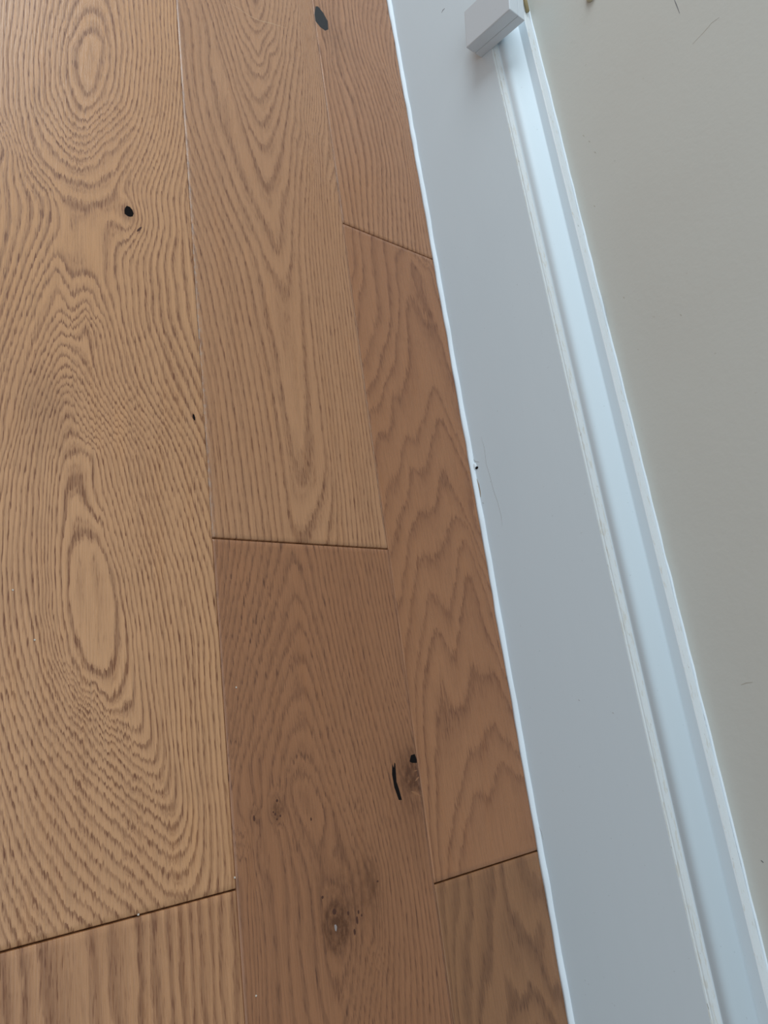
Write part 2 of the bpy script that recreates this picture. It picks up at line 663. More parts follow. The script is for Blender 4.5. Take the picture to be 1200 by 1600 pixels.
  (26, [180,1,181,24,181,48,182,72,182,101,182,129,182,159,182,189,182,220,183,251,183,281,183,311,183,342]),
  (27.2, [191,5]),
  (22, [187,724]),
  (21, [186,602]),
  (22.5, [188,477]),
  (13, [17,575]),
  (14, [171,655]),
  (17, [175,636]),
 ],
 'B2': [
  (1, [55,-203,65,-198,75,-208,83,-225]),
  (2, [53,-193,59,-186,68,-185,77,-194,85,-215]),
  (3, [51,-183,59,-166,70,-161,80,-170,86,-187,89,-200,93,-214,97,-228,102,-242,105,-257,109,-271]),
  (3, [45,-211,47,-232,49,-252,52,-269,54,-285,52,-302,50,-319,51,-336,52,-354,55,-371]),
  (4, [46,-172,50,-162,54,-151,65,-139,75,-134,81,-145,84,-157,87,-169,90,-184,93,-198,100,-221,106,-243,111,-259,117,-275,118,-290,120,-304]),
  (5, [37,-169,44,-152,51,-135,61,-117,76,-108,83,-116,87,-138,90,-151,93,-165,97,-185,102,-205,107,-225,113,-244,118,-260,123,-276,124,-291,125,-306,123,-322,121,-338]),
  (5, [28,-197,27,-216,26,-234,28,-249,30,-265,32,-280,31,-294,31,-308,30,-322,30,-336,29,-350,29,-363]),
  (6, [22,-177,31,-161,40,-144,46,-129,53,-114,65,-93,77,-80,85,-91,87,-104,90,-116,93,-131,96,-146,102,-170,107,-192]),
  (7, [13,-185,18,-174,23,-163,31,-143,39,-124,45,-111,51,-98,57,-86,64,-74,77,-55,85,-67,87,-80,90,-94,93,-109,96,-125,100,-145,104,-166,109,-186,113,-206,119,-229,125,-252,128,-270,131,-287,129,-303,128,-319,126,-334,120,-351,115,-368,111,-378,108,-387]),
  (7, [12,-227,14,-244,15,-260,17,-277,17,-291,17,-305,17,-319,16,-332,15,-346,14,-359]),
  (8, [5,-189,9,-175,14,-162,19,-147,27,-128,34,-108,42,-90,50,-71,58,-56,66,-40,77,-19,85,-34,88,-50,92,-66,95,-83,99,-100,102,-117,105,-133,108,-150]),
  (9, [13,-245,13,-264,12,-282,12,-300,11,-317,11,-331,10,-344,9,-357]),
  (10, [2,-174,6,-159,11,-143,15,-127,20,-112,26,-97,31,-81,38,-62,45,-43,51,-26,56,-8]),
  (10, [101,-6,103,-30,105,-54,108,-73,111,-93,113,-112,117,-132,120,-153,123,-173,127,-191,130,-210,134,-227,136,-245,139,-263,141,-280,141,-296,140,-312,140,-328,136,-345,133,-361,129,-377,126,-393]),
  (11, [4,-265,4,-282,4,-299,4,-315,4,-329,3,-342,3,-355]),
  (13, [1,-126,5,-110,9,-93,14,-76,20,-54,27,-32,31,-18,35,-4]),
  (13, [116,-5,118,-26,120,-46,121,-66,124,-87,127,-109,130,-130,133,-152,137,-175,141,-197,144,-217,147,-237,150,-256,152,-273,154,-291,155,-308,154,-324,153,-340,152,-355,150,-370,147,-385,145,-399]),
  (16, [3,-65,8,-44,13,-22,16,-5]),
  (16, [134,-3,135,-22,137,-41,138,-60,141,-82,143,-104,146,-125,149,-146,153,-167,157,-188,160,-210,163,-232,167,-254,168,-273,169,-292,170,-311,170,-328,170,-344,170,-360,168,-375,166,-390,164,-405]),
  (20, [156,-3,158,-22,159,-41,161,-60,163,-80,165,-100,168,-120,172,-144,176,-167,180,-192,184,-217,189,-241,188,-263,188,-284,188,-305,188,-322,188,-338,188,-355]),
  (23.5, [173,-4,175,-32,176,-60,178,-83,179,-105,180,-127]),
  (26, [184,-3,185,-25,187,-47]),
  (0.5, [68,-222]),
  (1.5, [63,-250]),
  (-1, [83,-314]),
  (1.5, [69,-311]),
  (1.5, [99,-318]),
  (0.5, [86,-292]),
  (0.5, [80,-336]),
  (1.8, [77,-378]),
  (2, [87,-264]),
  (3.5, [111,-317]),
  (3.5, [97,-367]),
  (3.8, [42,-219]),
  (6.5, [21,-219]),
  (13, [-5,-352]),
  (8, [3,-230]),
 ],
 'C0': [
  (0, [1,8,0,43,-1,80,-1,117,-2,155,-2,179,-3,204]),
  (2, [16,5,16,32,16,59,16,87,15,120,13,153,11,176,8,200,10,232,12,264]),
  (4, [30,5,32,35,34,65,37,97,35,127,32,158,29,181,25,205,22,228,18,252]),
  (6, [46,14,50,48,55,82,60,117,59,147,57,177,52,217,43,246,39,267,35,289,31,330]),
  (8, [60,8,66,46,71,85,77,125,75,157,74,190,70,211,66,232,61,253,56,275,53,297,50,320,52,346,53,373]),
  (10, [75,9,80,45,85,83,90,121,89,156,89,192,85,219,81,246,75,270,69,294,67,317,66,342,68,383]),
  (13, [99,9,103,50,108,93,113,137,111,164,110,192,104,224,99,256,92,285,85,315,85,340,84,365,93,406]),
  (16, [118,1,121,36,124,71,127,108,128,139,129,171,130,203,125,235,120,268,114,293,108,317,107,343,107,369,120,419]),
  (18, [132,1,132,40,133,80,134,110,134,142,135,173,134,208,133,242,128,270,122,298,122,326,122,355,135,405]),
  (2, [10,327]),
  (1.5, [0,278]),
 ],
 'C1': [
  (0, [138,70,127,81,108,85,87,67,61,59,46,37,41,26,35,15]),
  (1, [135,95,119,112,97,121,80,107,63,95,54,81,45,68,38,53,31,37]),
  (2, [137,144,129,159,121,173,99,181,78,158,67,143,54,151,32,136,27,121,22,106,18,84,14,62,11,41,9,20]),
  (3, [133,191,127,206,122,220,120,236,118,252,105,277,96,257,88,239,80,222,63,206,48,222,33,204,27,187,21,171,17,150,13,130,11,113,10,96,8,80]),
  (4, [138,200,136,225,133,249,129,268,125,287,107,314,88,283,80,262,73,241,62,249,47,263,37,243,30,225,23,208,18,193,13,178,9,157,5,137]),
  (5, [128,303,125,320,121,336,102,347,80,322,63,300,45,300,29,272,24,257,18,243,12,225,5,208]),
  (6, [128,325,122,344,117,362,111,379,105,397,84,372,68,354,46,343,30,315,22,296,13,278,8,262,2,246]),
  (7, [140,377,135,394,131,410,125,427,119,444,106,463,84,434,71,407,48,390,34,362,17,332,4,308]),
  (8, [135,430,125,459,115,489,98,504,81,466,63,438,39,420,28,392,18,375,8,359]),
  (9, [142,519,136,540,131,561,125,584,119,607,112,642,103,675,96,646,89,618,76,600,74,576,72,552,71,525,57,501,37,479,26,445,4,423]),
  (10, [141,625,135,653,129,681]),
  (10, [79,682,73,647,68,612,62,584,56,558,50,531,37,509,25,486,3,459]),
  (11, [60,689,58,660,56,631,54,603,52,582,36,544,22,511,1,480]),
  (11.5, [128,693]),
  (12, [40,693,38,661,36,630,34,605,32,579,16,546,2,514]),
  (13, [24,694,21,659,18,625,12,603,6,583,-2,555]),
  (14, [11,689,9,662,7,635]),
  (-0.6, [81,23,103,36]),
  (-0.3, [127,20]),
  (-0.5, [55,8]),
  (1, [18,7]),
  (3, [3,42]),
  (3, [2,11]),
 ],
 'C2': [
  (5.6, [3,-7,2,-25,2,-43,2,-60,2,-74,1,-88,0,-102]),
  (4, [29,-2,26,-22,18,-42,12,-63,10,-77,8,-90,8,-109]),
  (3, [48,0,45,-15,42,-29,37,-41,31,-53,30,-65,29,-77,26,-88,22,-99,21,-113]),
  (2, [76,-8,73,-30,66,-43,60,-56,56,-76,45,-95,38,-106,31,-117]),
  (1, [88,-21,94,-37,103,-53,111,-69,126,-61,126,-76,126,-90,128,-110]),
  (0.4, [114,-24]),
  (0.4, [123,-43]),
  (1.5, [80,-76]),
  (1.5, [84,-66]),
  (1.5, [105,-88]),
  (2, [63,-114,74,-97,87,-112,101,-106,115,-126,125,-140]),
  (2.6, [80,-129]),
  (3, [100,-138]),
 ],
 'A2': [
  (0, [32,-2,33,-17,34,-28,36,-38]),
  (1, [43,-2,44,-12,46,-21,46,-31,46,-41]),
  (2, [54,-3,55,-13,55,-23,56,-34,57,-45]),
  (2.6, [72,-3,73,-16,73,-29,74,-39,75,-50]),
  (3.2, [88,-3,89,-19,90,-34,90,-44,90,-55]),
  (4, [97,-3,97,-20,97,-35,98,-47,99,-57]),
  (5, [114,-4,115,-16,115,-29,116,-41,115,-52,115,-62]),
  (6, [126,-4,126,-17,125,-30,125,-43,126,-55,127,-66]),
  (7, [136,-4,136,-19,137,-33,137,-47,137,-58,136,-69]),
  (8, [145,-4,145,-19,144,-34,143,-49,144,-60,145,-72]),
  (9, [153,-4,153,-20,153,-36,153,-52,153,-63,152,-74]),
  (10, [160,-4,159,-21,159,-37,158,-53,159,-65,160,-76]),
  (11, [168,-5,168,-22,168,-39,168,-56,167,-67,167,-78]),
  (12, [176,-5,174,-23,173,-40,172,-57,173,-69,174,-81]),
  (13, [184,-5,184,-19,184,-33,184,-47,183,-60,183,-72,182,-83]),
 ],
}


VS = 0.38                      # the grain changes slowly along a board


def tps(points, vals, smooth=2e-3):
    P = points.copy(); P[:, 1] *= VS
    d2 = ((P[:, None] - P[None]) ** 2).sum(-1)
    K = 0.5 * d2 * np.log(d2 + 1e-12)
    n = len(P)
    K += np.eye(n) * smooth * 1e-3
    Q = np.c_[np.ones(n), P]
    A = np.block([[K, Q], [Q.T, np.zeros((3, 3))]])
    w = np.linalg.solve(A, np.r_[vals, 0, 0, 0])

    def f(u, v):
        X = np.c_[u.ravel(), v.ravel() * VS]
        out = np.empty(len(X))
        for i in range(0, len(X), 4000):
            x = X[i:i + 4000]
            e2 = ((x[:, None] - P[None]) ** 2).sum(-1)
            out[i:i + 4000] = (0.5 * e2 * np.log(e2 + 1e-12)) @ w[:n] + w[n] + x @ w[n + 1:]
        return out.reshape(u.shape)
    return f


def ring_field(key, ox, oy):
    """growth rings of one board, from its own contour lines (mm from the board's corner)"""
    pts, vals = [], []
    for r, flat in RINGS[key]:
        for i in range(0, len(flat), 2):
            pts.append((flat[i] / 1000, flat[i + 1] / 1000)); vals.append(r)
    pts = np.array(pts); vals = np.array(vals, float)
    f = tps(pts, vals)
    lo, hi = pts[:, 1].min(), pts[:, 1].max()

    def g(x, y):
        u, v = x - ox, y - oy
        v = np.where(v > hi, hi + (v - hi) * 0.35, np.where(v < lo, lo + (v - lo) * 0.35, v))
        return f(u, v)
    return g


def generic_field(seed):
    rnd = random.Random(seed)
    c0, a1, p1, k = rnd.uniform(0.05, 0.14), rnd.uniform(0.01, 0.03), rnd.uniform(0, 6), rnd.uniform(1.5, 3.5)
    q = rnd.uniform(0, 6)

    def g(x, y, ox=[0]):
        u = (x - x.min())
        cc = c0 + a1 * np.sin(y * k + p1)
        h = 0.055 + 0.04 * np.sin(y * 3.1 * (k / 2.5) + q)
        return np.sqrt((u - cc) ** 2 + h ** 2) / 0.0068
    return g


def blob(x, y, cx, cy, rx, ry):
    return np.exp(-(((x - cx) / rx) ** 2 + ((y - cy) / ry) ** 2))


def plank(x0, x1, y0, y1, mat, field, du=0.0025, dv=0.004, extra=None, end_gap=0.0006, side_gap=0.00018, dust=None):
    gx0, gx1, gy0, gy1 = x0 + side_gap, x1 - side_gap, y0 + end_gap, y1 - end_gap
    bx, by = 0.0003, 0.0008      # tiny eased edges, a little wider at the ends
    xs = np.r_[gx0, np.linspace(gx0 + bx, gx1 - bx, max(3, int((gx1 - gx0) / du))), gx1]
    ys = np.r_[gy0, np.linspace(gy0 + by, gy1 - by, max(3, int((gy1 - gy0) / dv))), gy1]
    nx, ny = len(xs), len(ys)
    X, Y = np.meshgrid(xs, ys, indexing='ij')
    Z = np.zeros_like(X)
    Z[0, :] = Z[-1, :] = -bx * 0.9
    Z[:, 0] = Z[:, -1] = -by
    verts = np.c_[X.ravel(), Y.ravel(), Z.ravel()]
    idx = np.arange(nx * ny).reshape(nx, ny)
    quads = np.c_[idx[:-1, :-1].ravel(), idx[1:, :-1].ravel(), idx[1:, 1:].ravel(), idx[:-1, 1:].ravel()]
    loop = np.r_[idx[:, 0], idx[-1, 1:], idx[-2::-1, -1], idx[0, -2:0:-1]]
    low = verts[loop].copy(); low[:, 2] = -0.0124
    base = len(verts)
    verts = np.r_[verts, low]
    n = len(loop); k = np.arange(n)
    sides = np.c_[loop, base + k, base + (k + 1) % n, loop[(k + 1) % n]]
    sides = sides[:, ::-1] if False else np.c_[base + k, base + (k + 1) % n, loop[(k + 1) % n], loop]
    faces = np.r_[quads, sides]
    R = field(X, Y)
    Ky = np.zeros_like(X); T = np.zeros_like(X)
    if extra:
        R, Ky, T = extra(X, Y, R, Ky, T)
    RV = np.gradient(R, axis=1) / np.gradient(ys)[None, :]
    D = np.zeros_like(X)
    if dust is not None:
        D = dust(X, Y)
    me = bpy.data.meshes.new('plank')
    me.vertices.add(len(verts)); me.vertices.foreach_set('co', verts.astype(np.float32).ravel())
    me.loops.add(faces.size); me.loops.foreach_set('vertex_index', faces.astype(np.int32).ravel())
    me.polygons.add(len(faces)); me.polygons.foreach_set('loop_start', np.arange(0, faces.size, 4, dtype=np.int32))
    me.update(calc_edges=True)
    for nm, a in (('ring', R), ('ring_v', RV), ('knot', Ky), ('tone', T), ('dust', D)):
        at = me.attributes.new(nm, 'FLOAT', 'POINT')
        at.data.foreach_set('value', np.r_[a.ravel(), a.ravel()[loop]].astype(np.float32))
    me.materials.append(mat)
    me.validate()
    o = bpy.data.objects.new('plank', me)
    col.objects.link(o)
    o.parent = floor
    return o


def ex_A(x, y, R, K, T):
    R = R - 2.6 * blob(x, y, -0.3902, 0.4767, 0.011, 0.026)
    R = R + 2.0 * blob(x, y, -0.4958, 0.4992, 0.012, 0.02)
    K = K + 0.45 * blob(x, y, -0.3890, 0.4740, 0.006, 0.009) + 0.12 * blob(x, y, -0.380, 0.4617, 0.006, 0.008)
    T = T + 0.20 * blob(x, y, -0.462, 0.268, 0.022, 0.034) + 0.10 * blob(x, y, -0.345, 0.30, 0.05, 0.12)
    return R, K, T


def ex_B2(x, y, R, K, T):
    R = R - 2.5 * blob(x, y, -0.2904, -0.0455, 0.006, 0.011) - 1.5 * blob(x, y, -0.3090, -0.0475, 0.004, 0.006)
    K = K + 0.75 * blob(x, y, -0.2904, -0.0470, 0.0050, 0.0085) + 0.50 * blob(x, y, -0.3092, -0.0475, 0.0040, 0.0065)
    ring = np.sqrt(((x + 0.2465) / 0.0120) ** 2 + ((y + 0.1400) / 0.0165) ** 2)
    K = K + 0.62 * np.exp(-((ring - 0.80) / 0.30) ** 2) + 0.85 * np.exp(-(ring / 0.45) ** 2)
    K = K + 0.48 * blob(x, y, -0.232, -0.126, 0.030, 0.036) + 0.50 * blob(x, y, -0.2069, -0.1150, 0.008, 0.018)
    K = K + 1.0 * blob(x, y, -0.146, -0.0405, 0.017, 0.023) + 0.20 * blob(x, y, -0.150, -0.06, 0.03, 0.04)
    K = K - 0.55 * blob(x, y, -0.147, -0.0575, 0.010, 0.0035)
    T = T + 0.06 * blob(x, y, -0.24, -0.15, 0.09, 0.12)
    return R, np.clip(K, 0, 1), T


def ex_C0(x, y, R, K, T):
    K = K + 0.28 * blob(x, y, -0.122, 0.872, 0.016, 0.034) + 0.16 * blob(x, y, -0.095, 0.86, 0.02, 0.03)
    return R, K, T


def ex_C1(x, y, R, K, T):
    R = R + 0.10 * np.sin(x * 170 + 1.0) * np.sin(y * 31)
    return R, K, T


def dust_B(x, y):
    edge = np.exp(-((x - E_AB) / 0.0028) ** 2)
    return edge * np.clip((y - 0.13) * 30, 0, 1) * np.clip(1.05 - np.abs(y - 0.40) * 1.3, 0.25, 1) * 0.95 + 0.55 * np.exp(-((x - E_BC) / 0.0018) ** 2) * np.clip(1.3 - np.abs(y - 0.30) * 6, 0, 1)


def dust_C(x, y):
    return np.exp(-((x - E_BC) / 0.0020) ** 2) * np.clip(1 - np.abs(y - 0.52) * 3.0, 0, 1) * 0.6


E_L = E_AB - WID
P = {}
P['A'] = plank(E_L, E_AB, YA, 1.30, M['A'], ring_field('A', E_L, YA), extra=ex_A)
P['A2'] = plank(E_L, E_AB, -0.80, YA, M['A2'], ring_field('A2', E_L, YA))
P['B'] = plank(E_AB, E_BC, YB, 1.20, M['B'], ring_field('B', E_AB, YB), dust=dust_B)
P['B2'] = plank(E_AB, E_BC, -0.80, YB, M['B2'], ring_field('B2', E_AB, YB), extra=ex_B2)
P['C0'] = plank(E_BC, 0.012, YC, 1.35, M['C0'], ring_field('C0', E_BC, YC), extra=ex_C0, dust=dust_C)
P['C1'] = plank(E_BC, 0.012, YD, YC, M['C1'], ring_field('C1', E_BC, YD), extra=ex_C1)
P['C2'] = plank(E_BC, 0.012, -0.80, YD, M['C2'], ring_field('C2', E_BC, YD))
# boards that carry on beyond the edges of the photograph
rnd = random.Random(4)
keys = ['A', 'B', 'C0', 'B2', 'A2']
more = [(E_L, E_AB, 1.30, Y1), (E_L, E_AB, Y0, -0.80), (E_AB, E_BC, 1.20, Y1), (E_AB, E_BC, Y0, -0.80),
        (E_BC, 0.012, 1.35, Y1), (E_BC, 0.012, Y0, -0.80)]
for r in range(6):
    a = E_L - WID * (r + 1)
    cuts = [Y0, rnd.uniform(-0.3, 0.5), rnd.uniform(0.9, 1.5), Y1]
    for i in range(3):
        more.append((a, a + WID, cuts[i], cuts[i + 1]))
for i, (a, b, c, d) in enumerate(more):
    plank(a, b, c, d, M[keys[(i * 3 + 1) % 5]], generic_field(i), du=0.005, dv=0.010)


def slab_poly(name, pts, z0, z1, mat, parent, inset=0.0):
    """an irregular patch with real thickness, seen from above"""
    n = len(pts)
    cx = sum(p[0] for p in pts) / n; cy = sum(p[1] for p in pts) / n
    v = [(x, y, z0) for x, y in pts]
    v += [(x, y, z1 - 0.0001) for x, y in pts]
    v += [(cx + (x - cx) * 0.88, cy + (y - cy) * 0.88, z1) for x, y in pts]
    f = [tuple(range(2 * n, 3 * n))]
    for i in range(n):
        j = (i + 1) % n
        f.append((i, j, n + j, n + i)); f.append((n + i, n + j, 2 * n + j, 2 * n + i))
    return mesh_obj(name, v, f, mat, parent)


def ell(cx, cy, rx, ry, n=9, rot=0.0, jit=0.12, seed=1):
    r = random.Random(seed + int(cx * 1e5) + int(cy * 1e5))
    out = []
    for i in range(n):
        a = 2 * math.pi * i / n
        k = 1 + r.uniform(-jit, jit)
        x, y = rx * k * math.cos(a), ry * k * math.sin(a)
        out.append((cx + x * math.cos(rot) - y * math.sin(rot), cy + x * math.sin(rot) + y * math.cos(rot)))
    return out


def ccw(pts):
    s = sum(pts[i][0] * pts[(i + 1) % len(pts)][1] - pts[(i + 1) % len(pts)][0] * pts[i][1] for i in range(len(pts)))
    return pts if s > 0 else pts[::-1]


o = slab_poly('knot_filler', ccw([(-0.1355, 0.8965), (-0.1312, 0.8994), (-0.124, 0.8933), (-0.1184, 0.8828), (-0.1194, 0.868),
              (-0.1251, 0.8622), (-0.1328, 0.8637), (-0.1389, 0.8693), (-0.1391, 0.8808)]), -0.004, 0.00012, M['filler'], P['C0'])
tag(o, 'smooth black filler in an almond shaped knot')
o = slab_poly('knot_hole', ccw(ell(-0.3902, 0.4767, 0.0043, 0.0058, 10)), -0.004, 0.00010, M['hole'], P['A'])
tag(o, 'small black knot hole')
slab_poly('pin_knot', ccw(ell(-0.3808, 0.4617, 0.0011, 0.0042, 7, -0.6)), -0.002, 0.0001, M['speck'], P['A'])
slab_poly('pin_knot', ccw(ell(-0.3393, 0.2823, 0.0012, 0.0034, 7, 0.1)), -0.002, 0.0001, M['hole'], P['A'])
o = slab_poly('crack_filler', ccw([(-0.1693, -0.0273), (-0.1682, -0.031), (-0.1668, -0.0268), (-0.1658, -0.0277), (-0.1672, -0.0433), (-0.1652, -0.0506), (-0.1637, -0.0589),
               (-0.1673, -0.0583), (-0.1705, -0.0471), (-0.1712, -0.0362)]), -0.003, 0.0001, M['hole'], P['B2'])
tag(o, 'black filled crack curving beside the edge knot')
o = slab_poly('knot_filler', ccw([(-0.149, -0.0282), (-0.1464, -0.0229), (-0.1416, -0.0224), (-0.1402, -0.0271), (-0.1404, -0.0304), (-0.1461, -0.0297)]),
              -0.003, 0.0001, M['hole'], P['B2'])
for (x, y, a, l, w) in ((-0.1428, -0.0440, 0.55, 0.0028, 0.0007), (-0.1435, -0.0368, 0.15, 0.0026, 0.0004),
                        (-0.1468, -0.0560, 2.65, 0.0060, 0.0012)):
    slab_poly('splinter', ccw(ell(x, y, l, w, 8, a, 0.25)), -0.001, 0.00009, M['barelight'], P['B2'])
for (x, y, rx, ry) in ((-0.2893, -0.0398, .0011, .0012), (-0.292, -0.0493, .0008, .0012), (-0.2876, -0.0514, .0008, .001), (-0.2935, -0.0476, .0007, .0008),
                       (-0.2907, -0.0533, .0007, .0008), (-0.3106, -0.0494, .0008, .0024), (-0.2236, -0.1347, .001, .0016), (-0.2208, -0.1377, .0008, .0011),
                       (-0.2257, -0.1402, .0012, .003), (-0.2294, -0.1476, .0011, .0024), (-0.2336, -0.1332, .001, .0016), (-0.2561, -0.1165, .0011, .0013),
                       (-0.2597, -0.0585, .0008, .0014), (-0.2009, -0.1169, .0012, .0008), (-0.2465, -0.1290, .002, .0024)):
    slab_poly('pin_knot', ccw(ell(x, y, rx, ry, 7)), -0.001, 0.00008, M['speck'], P['B2'])
slab_poly('painted_glint', ccw(ell(-0.2468, -0.1402, 0.0012, 0.0026, 8, 0.1, 0.2)), -0.001, 0.00012, M['glint'], P['B2'])  # pale spot painted in as a glint on the knot

def ribbon(name, pts, w, normal, mat, parent, th=0.00012):
    """a hair-thin raised line on a surface; pts in world space"""
    from mathutils import Vector
    N = Vector(normal).normalized()
    V, F = [], []
    n = len(pts)
    for i, p in enumerate(pts):
        p = Vector(p)
        t = (Vector(pts[min(i + 1, n - 1)]) - Vector(pts[max(i - 1, 0)])).normalized()
        s = N.cross(t).normalized()
        ww = w * (0.35 if i in (0, n - 1) else 1.0) * 0.5
        V += [p - s * ww - N * 0.0002, p + s * ww - N * 0.0002, p + s * ww * 0.7 + N * th, p - s * ww * 0.7 + N * th]
    for i in range(n - 1):
        a, b = 4 * i, 4 * i + 4
        for k in range(4):
            F.append((a + k, a + (k + 1) % 4, b + (k + 1) % 4, b + k))
    F += [(3, 2, 1, 0), tuple(4 * (n - 1) + k for k in range(4))]
    return mesh_obj(name, V, F, mat, parent)


M['pale'] = plain('pale_scratch', lin(196, 160, 128), 0.5, 0.3)
M['dustspeck'] = plain('white_dust', lin(200, 190, 178), 0.7, 0.3)
ribbon('scratch', [(-0.2663, 0.8154, 0.0), (-0.2526, 0.814, 0.0), (-0.2379, 0.8121, 0.0), (-0.2251, 0.8136, 0.0), (-0.2072, 0.8204, 0.0), (-0.1861, 0.827, 0.0)], 0.0011, (0, 0, 1), M['pale'], P['B'], 0.00006)
slab_poly('dust_speck', ccw(ell(-0.4676, 0.092, 0.0007, 0.0007, 6)), -0.0005, 0.0004, M['dustspeck'], P['A'])
slab_poly('dust_speck', ccw(ell(-0.3301, -0.0866, 0.0007, 0.0007, 6)), -0.0005, 0.0004, M['dustspeck'], P['A'])
slab_poly('dust_speck', ccw(ell(-0.3197, -0.166, 0.0007, 0.0007, 6)), -0.0005, 0.0004, M['dustspeck'], P['B2'])
slab_poly('dust_speck', ccw(ell(-0.4817, 0.1268, 0.0007, 0.0007, 6)), -0.0005, 0.0004, M['dustspeck'], P['A'])
slab_poly('dust_speck', ccw(ell(-0.4021, -0.0941, 0.0007, 0.0007, 6)), -0.0005, 0.0004, M['dustspeck'], P['A'])
slab_poly('dust_speck', ccw(ell(-0.3177, 0.0498, 0.0007, 0.0007, 6)), -0.0005, 0.0004, M['dustspeck'], P['B2'])

# ------------------------------------------------------------------ wall and baseboard
XF, XW = 0.004, 0.040         # face of the board, face of the wall


def sweep(name, prof, y0, y1, ny, mats, parent, mi=None, smooth=False, wob=None, closed=True):
    ysn = np.linspace(y0, y1, ny)
    n = len(prof)
    v = []
    for j, y in enumerate(ysn):
        for i, (x, z) in enumerate(prof):
            dx, dz = wob(i, y) if wob else (0, 0)
            v.append((x + dx, y, z + dz))
    f, idx = [], []
    m = n if closed else n - 1
    for j in range(ny - 1):
        for i in range(m):
            k = (i + 1) % n
            f.append((j * n + i, j * n + k, (j + 1) * n + k, (j + 1) * n + i)); idx.append(mi[i] if mi else 0)
    if closed:
        f.append(tuple(range(n - 1, -1, -1))); f.append(tuple((ny - 1) * n + i for i in range(n))); idx += [0, 0]
    o = mesh_obj(name, v, f, mats, parent, smooth, idx)
    return o


wall = mesh_obj('wall_right', [(XW, Y0, 0), (XW, Y1, 0), (XW, Y1, 2.4), (XW, Y0, 2.4), (0.15, Y0, 0), (0.15, Y1, 0), (0.15, Y1, 2.4), (0.15, Y0, 2.4)],
                [(0, 1, 2, 3)[::-1], (4, 5, 6, 7), (0, 4, 5, 1)[::-1], (3, 2, 6, 7)[::-1], (0, 3, 7, 4)[::-1], (1, 5, 6, 2)[::-1]], M['wall'])
tag(wall, 'plain beige painted wall above the white baseboard', 'wall', kind='structure')

# flat lower board, with a softened upper edge
face = [(XF, 0.0002), (XF, 0.1478), (XF + 0.0004, 0.1488), (XF + 0.0012, 0.1494), (XW, 0.1494), (XW, 0.0002)]
base = sweep('baseboard_right', face, Y0, Y1, 2, [M['paint'], M['paint_worn']], None, [0, 1, 1, 0, 0, 0])
tag(base, 'tall white painted baseboard with moulded top along the beige wall', 'baseboard', kind='structure')

# moulded upper part: worn sloping edge, small hollow, round, upright fillet, top
pr = [(XF + 0.0012, 0.1494), (XF + 0.0016, 0.1506), (0.0088, 0.1542)]
mi = [1, 1]
nq = 18
q0, q1 = (0.0092, 0.1553), (0.0282, 0.1760)
pr.append(q0); mi.append(0)
_ang, _path = [], [(0.0, 0.0)]
for i in range(nq):                       # upright at first, then it rolls over into a slope
    t = (i + 0.5) / nq
    k = min(1.0, max(0.0, (t - 0.08) / 0.42)); k = k * k * (3 - 2 * k)
    a = math.radians(92 * (1 - k) + 38 * k)
    _path.append((_path[-1][0] + math.cos(a), _path[-1][1] + math.sin(a)))
for x, z in _path[1:]:
    pr.append((q0[0] + (q1[0] - q0[0]) * x / _path[-1][0], q0[1] + (q1[1] - q0[1]) * z / _path[-1][1])); mi.append(0)
pr += [(0.0282, 0.1856), (0.0290, 0.1867), (XW - 0.0012, 0.1874), (XW, 0.1874), (XW, 0.1494)]
mi += [0, 2, 2, 2, 0, 0]
mould = sweep('cap_moulding', pr, Y0, Y1, 2, [M['paint'], M['paint_worn'], M['paint_top']], base, mi)
tag(mould, 'rounded white moulding with worn cream edges along the top')
for pl in mould.data.polygons:
    pl.use_smooth = False
k0 = 3
for pl in mould.data.polygons:
    vi = sorted(v % len(pr) for v in pl.vertices)
    if len(pl.vertices) == 4 and k0 <= vi[0] and vi[-1] <= k0 + nq:
        pl.use_smooth = True

nz = np.random.RandomState(3)


def wobble(seed, amp):
    r = np.random.RandomState(seed)
    fr = r.uniform(8, 240, 14); ph = r.uniform(0, 6.28, 14); am = r.uniform(0.3, 1, 14) / (1 + fr / 60)
    return lambda y: amp * float((am * np.sin(fr * y + ph)).sum())


wa, wb = wobble(1, 0.00035), wobble(2, 0.00040)
cb = [(0.0002, 0.00005), (0.0009, 0.0020), (0.0022, 0.0036), (0.0035, 0.0046), (XF + 0.0003, 0.0052), (XF + 0.001, 0.0052), (XF + 0.001, 0.00005)]


def cw(i, y):
    if i in (0,): return (wa(y), 0)
    if i in (1, 2): return (wa(y) * 0.8, wb(y) * 0.6)
    if i in (3, 4): return (0, wb(y))
    return (0, 0)


bead = sweep('caulk_bead', cb, Y0, Y1, 700, [M['caulk']], base, None, True, cw)
tag(bead, 'bright white caulk bead where baseboard meets floor')
wc, wd = wobble(5, 0.00022), wobble(6, 0.00025)
tb = [(XW - 0.0012, 0.1872), (XW - 0.0014, 0.1878), (XW - 0.0006, 0.1887), (XW + 0.0002, 0.1892), (XW + 0.0002, 0.1872)]
bead2 = sweep('caulk_bead', tb, Y0, Y1, 500, [M['caulk']], base, None, True, lambda i, y: (wc(y), wd(y)) if i in (1, 2) else ((0, wd(y)) if i == 3 else (0, 0)))
tag(bead2, 'thin white paint line where moulding meets wall')


